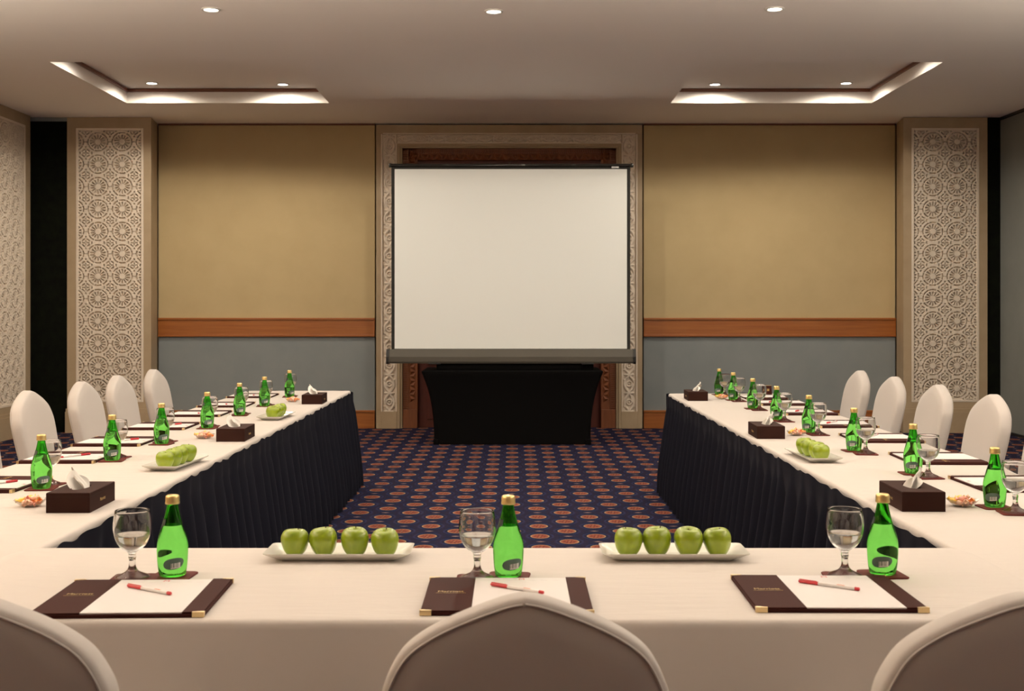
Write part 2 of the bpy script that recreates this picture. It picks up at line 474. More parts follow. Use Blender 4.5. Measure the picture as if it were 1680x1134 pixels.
def pilaster(xa, xb, lat_c, ret_l, ret_r, label):
    root = empty('pilaster', ((xa + xb) / 2, YP, 0)); ox = (xa + xb) / 2
    tag(root, label, 'pilaster', kind=None)
    W2 = PX * (1 + SIDE) + .02; zb, zt = .372, .372 + 12 * PY
    A, B = xa - ox, xb - ox; l, r = lat_c - ox - W2, lat_c - ox + W2
    back = .465
    # stone built around the lattice recess: left stile, right stile, head, foot
    shaft('stone_stile', [(A, 0), (l, 0), (l, back), (ret_l - ox, back)], .27, ZC - .003, 'stone', root)
    shaft('stone_stile', [(r, 0), (B, 0), (ret_r - ox, back), (r, back)], .27, ZC - .003, 'stone', root)
    box('stone_head', l, r, 0, back, zt + .02, ZC - .003, 'stone', root)
    box('stone_foot', l, r, 0, back, .27, zb - .02, 'stone', root)
    box('stone_core', l, r, .05, back, zb - .02, zt + .02, 'stone', root)
    shaft('plinth', [(A - .012, -.03), (B + .012, -.03), (ret_r - ox + .01, back), (ret_l - ox - .01, back)], 0, .235, 'stone', root)
    shaft('plinth_cap', [(A - .008, -.02), (B + .008, -.02), (ret_r - ox + .005, back), (ret_l - ox - .005, back)], .235, .27, 'stone', root)
    lattice_panel(root, lat_c - ox, .008, zb)
    return root
pilaster(wx(110, YP), wx(248, YP), wx(180, YP), wx(110, YP), wx(259), 'beige stone pilaster with carved white lattice between black niche and tan wall panel')
pilaster(wx(1482, YP), wx(1620, YP), wx(1551, YP), wx(1470), wx(1620, YP), 'beige stone pilaster with carved white lattice next to grey partition wall')
# the pilaster on the left wall, facing into the room
pl = empty('pilaster', (XL, 13.13, 0), PI / 2)
tag(pl, 'stone pilaster with carved lattice on side wall at near edge of black niche', 'pilaster')
W2 = PX * (1 + SIDE) + .02
for nm, x0, x1, y0, y1, z0, z1 in (('stone_stile', -.62, -W2, 0, .2, .27, ZC), ('stone_stile', W2, .52, 0, .2, .27, ZC),
        ('stone_head', -W2, W2, 0, .2, .392 + 12 * PY, ZC), ('stone_foot', -W2, W2, 0, .2, .27, .352), ('stone_core', -W2, W2, .05, .2, .352, .392 + 12 * PY),
        ('plinth', -.63, .525, -.03, .2, 0, .235), ('plinth_cap', -.625, .522, -.02, .2, .235, .27)):
    box(nm, x0, x1, y0, y1, z0, z1, 'stone', pl)
lattice_panel(pl, 0, .008, .372)

# ------------------------------------------------------------------ carved portal (door_1)
d1 = empty('door_1', (wx(835.5), YW, 0)); tag(d1, kind='structure'); ox = wx(835.5)
PXM = YW / F
def dbox(name, px0, px1, py0, py1, y0, y1, mat, bev=.003):
    return box(name, px0 * PXM, px1 * PXM, y0, y1, wz(py1), wz(py0), mat, d1, bev)
for s in (-1, 1):
    def sb(name, a, b, py0, py1, y0, y1, mat, bev=.003):
        a, b = sorted((s * a, s * b)); return dbox(name, a, b, py0, py1, y0, y1, mat, bev)
    sb('stone_edge', 210, 218, 220, 703, -.03, .19, 'stone')
    sb('stone_margin', 179, 184, 240, 703, -.03, .19, 'stone')
    sb('stone_backing', 184, 210, 236, 675, .0, .19, 'stone')
    sb('carved_border', 207.5, 210, 220.6, 675, -.035, .0, 'plaster')
    sb('carved_border', 184, 185.5, 236, 675, -.035, .0, 'plaster')
    sb('stone_plinth', 184, 210, 675, 703, -.035, .06, 'stone')
    sb('stone_reveal', 175.5, 179, 243, 703, -.01, .2, 'stone')
    sb('wood_jamb', 151, 175.5, 243, 703, .03, .2, 'dark_wood')
    sb('wood_jamb_plinth', 151, 175, 672, 703, .012, .1, 'dark_wood')
    sb('wood_fillet', 165.6, 166.8, 243, 672, .014, .1, 'dark_wood', 0)
    bm = bmesh.new(); y = 248.0
    while y < 670:
        q = bmesh.ops.create_cube(bm, size=1)['verts']
        for v in q: v.co = Vector((s * 170.5 * PXM + v.co.x * 7 * PXM, .03 + v.co.y * .035, wz(y) + v.co.z * 1.7 * PXM))
        y += 3.6
    o = mobj('dentil_strip', bm_mesh('dentil_strip', bm, 'dark_wood'), d1); tag(o, kind='stuff')
    bm = bmesh.new(); y = 250.0; k = 0                  # row of carved triangles
    while y < 662:
        sd = 1 if k % 2 else -1; c = s * 159 * PXM; h = 5 * PXM
        p = [(c + sd * h, .012, wz(y + 6.5)), (c + sd * h, .012, wz(y - 6.5)), (c - sd * h, .012, wz(y)), (c + sd * h * .35, -.012, wz(y))]
        vv = [bm.verts.new(q) for q in p]
        for f in ((0, 1, 3), (1, 2, 3), (2, 0, 3)): bm.faces.new([vv[i] for i in f])
        y += 7.5; k += 1
    for v in bm.verts: v.co.y += .02
    bmesh.ops.recalc_face_normals(bm, faces=bm.faces[:])
    o = mobj('triangle_carving', bm_mesh('triangle_carving', bm, 'dark_wood'), d1); tag(o, kind='stuff')
    # door leaf: frame and raised panels
    a, b = sorted((s * 1.0, s * 151)); dbox('door_leaf', a, b, 262, 703, .12, .17, 'door_wood')
    for (p0, p1) in ((290, 470), (480, 600), (610, 690)):
        a, b = sorted((s * 18, s * 136)); dbox('door_panel', a, b, p0, p1, .1, .13, 'door_wood', .008)
dbox('stone_head', -218, 218, 205.5, 220, -.03, .19, 'stone')
dbox('stone_backing', -210, 210, 220, 236, .0, .19, 'stone')
dbox('carved_border', -207, 207, 219, 220.6, -.035, 0, 'plaster')
dbox('carved_border', -184, 184, 234.8, 236.2, -.035, 0, 'plaster')
dbox('stone_margin', -184, 184, 236, 240, -.03, .06, 'stone')
dbox('stone_reveal', -179, 179, 239, 243, -.01, .2, 'stone')
dbox('wood_head', -176, 176, 243, 262, .03, .2, 'dark_wood')
bm = bmesh.new(); x = -170.0
while x < 171:
    q = bmesh.ops.create_cube(bm, size=1)['verts']
    for v in q: v.co = Vector((x * PXM + v.co.x * 1.7 * PXM, .03 + v.co.y * .035, wz(248) + v.co.z * 5 * PXM))
    x += 3.6
tag(mobj('dentil_strip', bm_mesh('dentil_strip', bm, 'dark_wood'), d1), kind='stuff')
bm = bmesh.new(); x = -162.0; k = 0
while x < 163:
    sd = 1 if k % 2 else -1; h = 5 * PXM
    p = [((x - 6.5) * PXM, .032, wz(257) + sd * h), ((x + 6.5) * PXM, .032, wz(257) + sd * h), (x * PXM, .032, wz(257) - sd * h), (x * PXM, .008, wz(257) + sd * h * .35)]
    vv = [bm.verts.new(q) for q in p]
    for f in ((0, 1, 3), (1, 2, 3), (2, 0, 3)): bm.faces.new([vv[i] for i in f])
    x += 7.5; k += 1
bmesh.ops.recalc_face_normals(bm, faces=bm.faces[:])
tag(mobj('triangle_carving', bm_mesh('triangle_carving', bm, 'dark_wood'), d1), kind='stuff')

# interlaced scroll strip tiles: width 22 px, period 60 px
SW, SPR = 22.5 * PXM, 60 * PXM
def scroll_h(u, v):                                     # u in [-.5,.5] across, v in [0,1] along the period
    h = 0
    for sg in (-1, 1):
        x = sg * .36 * math.sin(2 * PI * v); dx = sg * .36 * 2 * PI * math.cos(2 * PI * v) * SW / SPR
        d = abs(u - x) * SW / math.sqrt(1 + dx * dx)
        h = max(h, (1 - ss(.007, .014, d)) * (.8 + .2 * sg * math.sin(4 * PI * v)))
        x2 = sg * .40 * abs(math.cos(PI * v)) * (1 if v < .5 else 1)
        d = abs(u - x2) * SW
        if .12 < v < .88: h = max(h, .7 * (1 - ss(.005, .011, d)))
    for vc in (0, .5, 1):
        q = math.hypot(u * SW, (v - vc) * SPR); a = math.atan2((v - vc) * SPR, u * SW)
        h = max(h, .95 * (1 - ss(.0, .012, q - (.030 + .020 * math.cos(6 * a)))))
    for vc in (.25, .75):
        q = math.hypot(u * SW, (v - vc) * SPR)
        h = max(h, .85 * (1 - ss(.004, .010, abs(q - .030))))
        h = max(h, .8 * (1 - ss(.008, .014, q)))
    return h
s_tile = grid_me('scroll_tile', 30, 66, lambda u, v: ((u - .5) * SW, -.026 * scroll_h(u - .5, v), (v - .5) * SPR), 'plaster')
for s in (-1, 1):
    for k in range(7):
        zc = wz(675) + (k + .5) * SPR
        mobj('scroll_tile', s_tile, d1, (s * 196.5 * PXM, -.001, zc))
c_tile = grid_me('scroll_tile', 30, 40, lambda u, v: ((u - .5) * SW, -.026 * scroll_h(u - .5, v * .57), v * .57 * SPR), 'plaster')
for s in (-1, 1): mobj('scroll_tile', c_tile, d1, (s * 196.5 * PXM, -.001, wz(255)))
SW2 = 13 * PXM
s_tile2 = grid_me('scroll_tile', 20, 60, lambda u, v: ((v - .5) * 52.5 * PXM, -.024 * scroll_h(u - .5, v), (u - .5) * SW2), 'plaster')
for k in range(7): mobj('scroll_tile', s_tile2, d1, ((k - 3) * 52.5 * PXM, -.001, wz(227.8)))

# ------------------------------------------------------------------ ceiling downlights (each with its own lamp)
me_ring = lathe_me('trim_ring', [(.050, -.004), (.054, -.010), (.064, -.010), (.068, -.004), (.068, 0), (.050, 0), (.050, -.004)], 'trim_white', 32)
me_lens = lathe_me('lens', [(0, -.006), (.030, -.0055), (.050, -.003)], 'lens', 28)
def downlight(x, y, z, label, group, watts, blend=.18):
    r = empty('ceiling_downlight', (x, y, z)); tag(r, label, 'ceiling light', group)
    mobj('trim_ring', me_ring, r); mobj('lens', me_lens, r)
    li = bpy.data.lights.new('downlight_lamp', 'SPOT'); li.energy = watts; li.color = LIGHT_COL
    li.spot_size = math.radians(172); li.spot_blend = blend; li.shadow_soft_size = .05
    lo = mobj('downlight_lamp', li, r, (0, 0, -.02))
KZ = ZC - EYE
for px, py, lb in ((346, 15, 'on flat ceiling nearest the black niche'), (810, 18, 'on flat ceiling in line with screen'), (1271, 14, 'on flat ceiling nearest the grey partition')):
    d = F * KZ / (HY - py)
    downlight((px - HX) * d / F, d, ZC, 'round recessed downlight ' + lb, 'flat ceiling downlights', LIGHT_W * (1.9 if px == 810 else .6))
KT = KZ + TD
for px, py, lb in ((249, 136, 'outer lamp in ceiling coffer above black niche side'), (464, 138, 'inner lamp in ceiling coffer above black niche side'),
                   (1173, 138, 'inner lamp in ceiling coffer above grey partition side'), (1388, 136, 'outer lamp in ceiling coffer above grey partition side')):
    d = F * KT / (HY - py)
    X = (px - HX) * d / F
    downlight(X, d, ZC + TD, 'recessed downlight, ' + lb, 'coffer downlights', LIGHT_W * .82, .6)
    downlight(X, ty0 + .35, ZC + TD, 'recessed downlight by the front lip of a ceiling coffer', 'coffer downlights, front row', LIGHT_W * .5, .6)
for y, kw in ((6.9, .6), (4.9, 1), (2.95, 1.1)):  # extra downlight rows out of view, added for more light over the tables
    for x in (-4.1, -2.15, -.14, 1.87, 3.9):
        downlight(x, y, ZC, 'added unseen round recessed downlight in ceiling above the meeting tables', 'added downlights above the tables', TABLE_W * kw)

# unseen wall uplights along both side walls, added to brighten the ceiling
me_bowl = lathe_me('bowl', [(0, -.09), (.05, -.085), (.10, -.06), (.13, -.02), (.14, .02), (.136, .02), (.126, -.018), (.096, -.056), (.048, -.08), (0, -.084)], 'china', 28)
def added_sconce(x, y, sgn):
    r = empty('added_wall_uplight', (x, y, 1.9)); tag(r, 'added unseen white bowl uplight on %s, throwing light on the ceiling' % ('stone side wall' if sgn > 0 else 'grey partition'), 'wall light', 'added wall uplights')
    mobj('bowl', me_bowl, r, (sgn * .17, 0, 0)); box('bracket', min(0, sgn * .06), max(0, sgn * .06), -.04, .04, -.06, .0, 'gold', r, .004)
    li = bpy.data.lights.new('added_uplight_lamp', 'SPOT'); li.energy = ADDED_SCONCE_W * (.4 if y < 0 else 1); li.color = LIGHT_COL
    li.spot_size = math.radians(165); li.spot_blend = .5; li.shadow_soft_size = .07
    lo = mobj('added_uplight_lamp', li, r, (sgn * .17, 0, .03)); lo.rotation_euler = (PI, 0, 0)
for y in (-.9, 1.6, 3.6, 5.6):
    added_sconce(XL - .02, y, 1); added_sconce(XR, y, -1)

def pendant(x, y, lb):                                  # unseen shallow bowl on a rod, added to light the ceiling from below
    r = empty('added_pendant_uplight', (x, y, 2.93)); tag(r, 'added unseen shallow white bowl pendant lighting the ceiling, ' + lb, 'pendant light', 'added pendant uplights')
    o = mobj('bowl', me_bowl, r); o.scale = (1.5, 1.5, .9)
    mobj('rod', lathe_me('rod', [(0, -.07), (.006, -.07), (.006, ZC - 2.93 - .001), (0, ZC - 2.93 - .001)], 'gold', 10), r)
    mobj('canopy', lathe_me('canopy', [(.05, ZC - 2.93 - .001), (.045, ZC - 2.93 - .02), (0, ZC - 2.93 - .022)], 'gold', 20), r)
    li = bpy.data.lights.new('added_uplight_lamp', 'SPOT'); li.energy = ADDED_PENDANT_W; li.color = LIGHT_COL
    li.spot_size = math.radians(172); li.spot_blend = .15; li.shadow_soft_size = .08
    lo = mobj('added_uplight_lamp', li, r, (0.02, 0, .03)); lo.rotation_euler = (PI, 0, 0)
pendant(-1.5, 5.0, 'over long table on black niche side'); pendant(1.35, 5.0, 'over long table on grey partition side')

# ------------------------------------------------------------------ projection screen on black table
YS = F * EYE / (730 - HY); PS = YS / F
sx = lambda px: (px - HX) * PS
sz = lambda py: EYE - (py - HY) * PS
bt = empty('draped_table', (sx(840.5), YS + .34, 0))
tag(bt, 'table under a tight black stretch cover beneath the projection screen', 'table')
def bt_ring(hw, hd, z, sag=0):
    pts = rrect(2 * hw, 2 * hd, .035, 5); return [(x, y, z) for x, y in pts]
ztop = sz(611)
rings = []
for t in [0, .08, .2, .35, .5, .65, .78, .88, .95, 1]:
    z = ztop * t
    e = t ** 2.6
    rings.append(bt_ring(.805 + .125 * e, .33 + .06 * e, max(z, .002)))
rings.append(bt_ring(.928, .388, ztop + .012)); rings.append(bt_ring(.915, .375, ztop + .018))
cov = mobj('stretch_cover', auto_smooth(loft_me('stretch_cover', rings, 'spandex')), bt)
for a in (-1, 1):
    for b in (-1, 1): box('foot_pocket', a * .78 - .03, a * .78 + .03, b * .31 - .03, b * .31 + .03, 0, .06, 'spandex', bt, .01)
rb = box('riser_box', sx(715), sx(975), YS + .1, YS + .5, ztop + .02, sz(598.5), 'spandex', None, .006)
tag(rb, 'low black riser box between black table and screen housing', 'box')

YC = YS + .14                                           # screen housing centre depth
ps = empty('projection_screen', (0, YC, sz(597)))
tag(ps, 'large blank cream pull-up projection screen with black border and grey housing', 'projection screen')
z0 = sz(597); H1 = sz(574) - z0
q = lambda px: (px - HX) * PS
prof = [(-.075, .0), (-.085, .02), (-.085, H1 * .48), (-.05, H1), (.05, H1), (.085, H1 * .48), (.085, .02), (.075, 0)]
vs = [(q(636), y, z) for y, z in prof] + [(q(1041), y, z) for y, z in prof]
n = len(prof)
mobj('housing', mesh('housing', vs, [(k, (k + 1) % n, n + (k + 1) % n, n + k) for k in range(n)] + [tuple(range(n))[::-1], tuple(range(n, 2 * n))], 'case_grey'), ps)
for a, b in ((632.5, 637), (1040, 1044.5)):
    vs = [(q(a), y * 1.1, z * 1.06 - .005) for y, z in prof] + [(q(b), y * 1.1, z * 1.06 - .005) for y, z in prof]
    mobj('housing_end_cap', mesh('housing_end_cap', vs, [(k, (k + 1) % n, n + (k + 1) % n, n + k) for k in range(n)] + [tuple(range(n))[::-1], tuple(range(n, 2 * n))], 'black_metal'), ps)
for a in (712, 965): box('housing_foot', q(a) - .06, q(a) + .06, -.12, .12, -.009, .006, 'black_metal', ps, .003)
zz = lambda py: sz(py) - z0
box('border_strip', q(640), q(645.3), -.003, .003, H1 - .01, zz(268), 'screen_border', ps)
box('border_strip', q(1030.7), q(1036), -.003, .003, H1 - .01, zz(268), 'screen_border', ps)
box('border_strip', q(645.3), q(1030.7), -.003, .003, zz(275), zz(268), 'screen_border', ps)
box('border_strip', q(645.3), q(1030.7), -.003, .003, H1 - .01, zz(573), 'screen_border', ps)
box('screen_surface', q(645.3), q(1030.7), -.0035, .0025, zz(573), zz(275), 'screen', ps)
bar = mobj('top_bar', lathe_me('top_bar', [(0, 0), (.018, 0), (.018, q(1039) - q(638)), (0, q(1039) - q(638))], 'bar_metal', 20), ps)
auto_smooth(bar.data); bar.rotation_euler = (0, PI / 2, 0); bar.location = (q(638), 0, zz(268.8))
for a in (638, 1039):
    o = mobj('bar_end_cap', lathe_me('bar_end_cap', [(0, -.012), (.022, -.012), (.022, .012), (0, .012)], 'black_metal', 16), ps, (q(a), 0, zz(268.8)))
    o.rotation_euler = (0, PI / 2, 0)
for a in (732, 859, 942):
    box('bar_clip', q(a) - .02, q(a) + .02, -.021, -.012, zz(268.8) - .006, zz(268.8) + .012, 'bar_metal', ps, .002)
box('maker_plate', q(1005), q(1017), -.0205, -.016, zz(273.5), zz(271), 'steel', ps)
box('support_post', q(838) - .02, q(838) + .02, .03, .05, 0, zz(270), 'black_metal', ps)

# ------------------------------------------------------------------ tables, cloths, skirts
ZT = .75; ZF = .755
LX0, LX1, LY1 = -2.085, -1.275, F * .65 / (641 - HY)
RX0, RX1, RY1 = 1.188, 1.995, F * .65 / (645.5 - HY)
FY0, FY1 = F * (EYE - ZF) / (1019 - HY), F * (EYE - ZF) / (898 - HY)
SY0 = FY0
def table(x0, x1, y0, y1, label):
    r = empty('meeting_table', ((x0 + x1) / 2, (y0 + y1) / 2, 0)); tag(r, label, 'table', 'meeting tables in a horseshoe')
    hx, hy = (x1 - x0) / 2 - .015, (y1 - y0) / 2 - .015
    box('tabletop', -hx, hx, -hy, hy, .715, ZT - .003, 'wood_raw', r, .003)
    for a in (-1, 1):
        for b in (-1, 1):
            mobj('leg', lathe_me('leg', [(0, 0), (.018, 0), (.016, .03), (.014, .716), (0, .716)], 'steel', 12), r, (a * (hx - .1), b * (hy - .15), 0))
    return r
table(LX0, LX1, SY0, LY1, 'long meeting table hidden under white cloth on black niche side')
table(RX0, RX1, SY0, RY1, 'long meeting table hidden under white cloth on grey partition side')
table(LX1 + .02, RX0 - .02, FY0, FY1, 'short meeting table hidden under white cloth closing the horseshoe')

def side_cloth(x0, x1, y0, y1, inner, label):
    cx, cy, W, D = (x0 + x1) / 2, (y0 + y1) / 2, x1 - x0, y1 - y0
    per = []
    rr = .03
    def edge(a, b, step=.03):
        L = math.hypot(b[0] - a[0], b[1] - a[1]); n = max(2, int(L / step))
        return [(a[0] + (b[0] - a[0]) * k / n, a[1] + (b[1] - a[1]) * k / n) for k in range(n)]
    base = rrect(W, D, rr, 5)
    pts = []
    for k in range(len(base)): pts += edge(base[k], base[(k + 1) % len(base)])
    n = len(pts); nor = []
    for k in range(n):
        a, b = pts[k - 1], pts[(k + 1) % n]; t = Vector((b[0] - a[0], b[1] - a[1], 0)).normalized(); nor.append(Vector((t.y, -t.x, 0)))
    rings = []
    for off, dz in ((-.02, 0), (-.010, -.0008), (-.003, -.005), (0, -.013)):
        rings.append([(pts[k][0] + nor[k].x * off, pts[k][1] + nor[k].y * off, dz) for k in range(n)])
    for t in (.3, .65, 1):
        ring = []
        for k in range(n):
            x, y = pts[k]
            if nor[k].y < -.5: drop = .70
            elif nor[k].x * inner > .3: drop = .055
            elif nor[k].y > .5: drop = .055
            else: drop = .24
            s = (x + y)
            o = .010 * math.sin(s * 17) * t * (drop > .1) + .001 * t
            ring.append((x + nor[k].x * o, y + nor[k].y * o, -.013 - drop * t))
        rings.append(ring)
    me = auto_smooth(loft_me('tablecloth', rings, 'linen', cap0=False, cap1=False), 60)
    bm = bmesh.new(); bm.from_mesh(me); bm.verts.ensure_lookup_table()
    f = bm.faces.new([bm.verts[k] for k in range(n)]); f.smooth = False
    bmesh.ops.recalc_face_normals(bm, faces=bm.faces[:]); bm.to_mesh(me); bm.free()
    o = mobj('tablecloth', me, None, (cx, cy, ZT)); tag(o, label, 'tablecloth')
side_cloth(LX0, LX1, SY0, LY1, 1, 'white linen cloth over long table on black niche side')
side_cloth(RX0, RX1, SY0, RY1, -1, 'white linen cloth over long table on grey partition side')

# front cloth: slim overlap on the side tables, rounded far corners, long drop towards the near side
FX0, FX1 = LX1 - .055, RX0 + .03
prof = [(FY1 + .004, ZF - .05, 0), (FY1 + .003, ZF - .03, 0), (FY1, ZF - .012, 0), (FY1 - .004, ZF - .004, 0), (FY1 - .012, ZF, 0)]
m_ = 26
for k in range(1, m_): prof.append((FY1 - .012 + (FY0 + .016 - FY1 + .012) * k / m_, ZF, 0))
prof += [(FY0 + .016, ZF, 0), (FY0 + .007, ZF - .002, 0), (FY0 + .002, ZF - .008, 0), (FY0, ZF - .018, .0)]
for k in range(1, 15): prof.append((FY0 - .002, ZF - .018 - (ZF - .028) * k / 14, k / 14))
NX = 120
def fc(u, v):
    j = round(v * (len(prof) - 1)); y, z, f = prof[j]
    rad = .10; dy = max(0, y - (FY1 - rad)) / rad
    sh = rad * (1 - math.sqrt(max(0, 1 - min(dy, 1) ** 2)))
    a, b = FX0 + sh * .75, FX1 - sh * .4
    if f > 0: a, b = LX1 - .01, RX0 + .01
    x = a + (b - a) * u
    if f == 0 and (u == 0 or u == 1): z = min(z, ZF - .004)
    if f > 0:
        y -= f * (.012 + .010 * math.sin(x * 9.3 + 1) + .006 * math.sin(x * 23)) * 1.0
    return (x, y, z)
fcm = auto_smooth(grid_me('tablecloth', NX, len(prof) - 1, fc, 'linen'), 60)
fco = mobj('tablecloth', fcm); tag(fco, 'white linen cloth over short front table, hanging to floor behind chairs', 'tablecloth')

def skirt(path, label, z_top=.742, seed=0, flare=.028, period=.165):
    # path: (x, y, nx, ny) dense samples, with outward normals
    rows = [0, .03, .09, .2, .4, .65, .85, 1.0]; vs, fs = [], []
    s = 0; S_ = []
    for k, p in enumerate(path):
        if k: s += math.hypot(p[0] - path[k - 1][0], p[1] - path[k - 1][1])
        S_.append(s)
    for t in rows:
        for k, (x, y, nx, ny) in enumerate(path):
            s = S_[k]
            ph = s / period + .25 * math.sin(s * 2.1 + seed) + .12 * math.sin(s * 7.7 + seed * 2)
            fr = ph % 1.0
            saw = (fr / .72 if fr < .72 else (1 - fr) / .28)         # knife pleats
            saw = saw * saw * (3 - 2 * saw)
            amp = .006 + .095 * min(1, t * 1.3)
            if t < .1: amp = .004
            ztop = z_top + .007 * math.sin(2 * PI * s / .46 + seed) + .004 * math.sin(2 * PI * s / .19 + seed * 3)
            z = ztop * (1 - t) + .008 * t
            belly = .007 * (1 + math.sin(2 * PI * s / .46 + seed)) * math.exp(-t * 6)
            o = .011 + flare * t + amp * (saw - .35 * (t > .1)) + belly + .012 * t * noise.noise(Vector((s * 3, t * 2, seed)))
            vs.append((x + nx * o, y + ny * o, z))
    n = len(path)
    for j in range(len(rows) - 1):
        for k in range(n - 1): fs.append((j * n + k, j * n + k + 1, (j + 1) * n + k + 1, (j + 1) * n + k))
    me = auto_smooth(mesh('table_skirt', vs, fs, 'navy'), 70)
    o = mobj('table_skirt', me); tag(o, label, 'table skirt', 'navy pleated table skirts')
    return o
def path_of(pts, step=.0105, r=.03):                     # polyline with rounded corners, walked with outward on the right side
    out = []
    P2 = [Vector(p) for p in pts]; segs = []
    cur = P2[0]
    for i in range(1, len(P2)):
        a, b = P2[i - 1], P2[i]; t = (b - a).normalized()
        s0 = a if i == 1 else a + t * r
        s1 = b if i == len(P2) - 1 else b - t * r
        L = (s1 - s0).length; n = max(2, int(L / step))
        for k in range(n): q = s0 + (s1 - s0) * (k / n); out.append((q.x, q.y, t.y, -t.x))
        if i < len(P2) - 1:
            t2 = (P2[i + 1] - b).normalized(); n0 = Vector((t.y, -t.x)); n1 = Vector((t2.y, -t2.x))
            sgn = 1 if t.x * t2.y - t.y * t2.x > 0 else -1
            c = s1 - n0 * r * sgn
            for k in range(6):
                m = (n0 * (1 - k / 6) + n1 * (k / 6)).normalized(); qq = c + m * r * sgn
                out.append((qq.x, qq.y, m.x, m.y))
    return out
# left table: inner edge walked towards the wall has outward normal +x
skirt(path_of([(LX1, FY1 - .03), (LX1, LY1), (LX0, LY1), (LX0, LY1 - .05)], r=.035), 'navy pleated skirt along long table on black niche side', seed=1)
skirt(path_of([(RX1, RY1 - .05), (RX1, RY1), (RX0, RY1), (RX0, FY1 - .03)], r=.035), 'navy pleated skirt along long table on grey partition side', seed=4)
skirt(path_of([(RX0 - .06, FY1 + .002), (LX1 + .06, FY1 + .002)]), 'navy pleated skirt along inner side of short front table', seed=2, z_top=.728, flare=.03)

# ------------------------------------------------------------------ chairs
def make_chair():
    root = empty('banquet_chair')
    half = [(0, 0), (.0025, .018), (.008, .038), (.016, .060), (.028, .090), (.042, .122), (.058, .152), (.082, .186), (.106, .204), (.133, .217), (.155, .226), (.19, .229), (.24, .227), (.32, .218), (.42, .206), (.50, .198)]
    top = .955; th = .062
    # smooth resample
    from bisect import bisect_right
    T = []
    for i in range(len(half) - 1):
        (d0, w0), (d1, w1) = half[i], half[i + 1]
        for k in range(3): T.append((d0 + (d1 - d0) * k / 3, w0 + (w1 - w0) * k / 3))
    T.append(half[-1])
    for _ in range(3):
        T = [T[0]] + [((T[i - 1][0] + 2 * T[i][0] + T[i + 1][0]) / 4, (T[i - 1][1] + 2 * T[i][1] + T[i + 1][1]) / 4) for i in range(1, len(T) - 1)] + [T[-1]]
    outline = [(w, top - d) for d, w in T] + [(-w, top - d) for d, w in reversed(T[1:])]      # clockwise from top
    n = len(outline)
    nrm = []
    for k in range(n):
        a, b = outline[k - 1], outline[(k + 1) % n]; t = Vector((b[0] - a[0], b[1] - a[1])).normalized(); nrm.append(Vector((-t.y, t.x)))
    def lean(z): return -.235 - (z - .46) * .20
    def ring(y, ins):
        out = []
        for k in range(n):
            x, z = outline[k][0] - nrm[k].x * ins, outline[k][1] - nrm[k].y * ins
            out.append((x, y + lean(z), z))
        return out
    cz = top - .27
    def shrink(y, k_):
        out = []
        for x, z in outline:
            x2, z2 = x * (1 - k_), cz + (z - cz) * (1 - k_); out.append((x2, y + lean(z2), z2))
        return out
    rings = [shrink(-th / 2 - .007, .5), shrink(-th / 2 - .005, .2), ring(-th / 2, .010), ring(-th / 2 + .005, .003), ring(-th / 2 + .014, 0), ring(th / 2 - .014, 0), ring(th / 2 - .006, .003), ring(th / 2, .010), shrink(th / 2 + .006, .2), shrink(th / 2 + .008, .5)]
    vs = [p for r_ in rings for p in r_]; fs = []
    for j in range(len(rings) - 1):
        for k in range(n): fs.append((j * n + k, j * n + (k + 1) % n, (j + 1) * n + (k + 1) % n, (j + 1) * n + k))
    c0 = len(vs); vs += [(0, -th / 2 - .007 + lean(cz), cz), (0, th / 2 + .008 + lean(cz), cz)]; b0 = (len(rings) - 1) * n
    for k in range(n): fs += [(c0, (k + 1) % n, k), (c0 + 1, b0 + k, b0 + (k + 1) % n)]
    me = mesh('backrest', vs, fs, 'cover')
    bm = bmesh.new(); bm.from_mesh(me); bmesh.ops.recalc_face_normals(bm, faces=bm.faces[:]); bm.to_mesh(me); bm.free()
    mobj('backrest', auto_smooth(me, 50), root)
    # seam piping along the back edge
    sr = rings[2]; r2 = []
    vs, fs = [], []
    for k in range(n):
        x, y, z = sr[k]
        for q in range(5):
            a = 2 * PI * q / 5; vs.append((x + nrm[k].x * .0022 * math.cos(a), y + .0022 * math.sin(a) - .001, z + nrm[k].y * .0022 * math.cos(a)))
    for k in range(n - 1):
        for q in range(5): fs.append((k * 5 + q, k * 5 + (q + 1) % 5, (k + 1) * 5 + (q + 1) % 5, (k + 1) * 5 + q))
    mobj('seam', mesh('seam', vs, fs, 'cover', True), root)
    rr = [rrect(.43, .45, .06, 5)]
    def sr_(w, d, z, dy=0): return [(x, y + dy, z) for x, y in rrect(w, d, .07, 6)]
    mobj('seat', auto_smooth(loft_me('seat', [sr_(.42, .44, .405), sr_(.44, .46, .415), sr_(.445, .465, .44), sr_(.43, .45, .462), sr_(.38, .40, .472), sr_(.2, .2, .476)], 'cover'), 50), root)
    rings = []
    for t in (0, .25, .5, .75, 1):
        ring_ = []
        base = rrect(.43 + .02 * t, .45 + .03 * t, .06, 6)
        # densify
        pts = []
        for k in range(len(base)):
            a, b = base[k], base[(k + 1) % len(base)]
            L = math.hypot(b[0] - a[0], b[1] - a[1]); m = max(1, round(L / .05))
            pts += [(a[0] + (b[0] - a[0]) * i / m, a[1] + (b[1] - a[1]) * i / m) for i in range(m)]
        for x, y in pts:
            ax, ay = abs(x) / .225, abs(y) / .24
            mid = 1 - min(1, min(ax, ay)) ** 2
            zb = .004 + .17 * max(0, mid) ** 1.0
            pin = 1 - .10 * t * mid
            ring_.append((x * pin, y * pin, .42 + (zb - .42) * t))
        rings.append(ring_)
    mobj('stretch_cover', auto_smooth(loft_me('stretch_cover', rings, 'cover', False, False), 60), root)
    lm = lathe_me('leg', [(0, 0), (.014, 0), (.014, .02), (.011, .03), (.011, .42), (0, .42)], 'steel', 10)
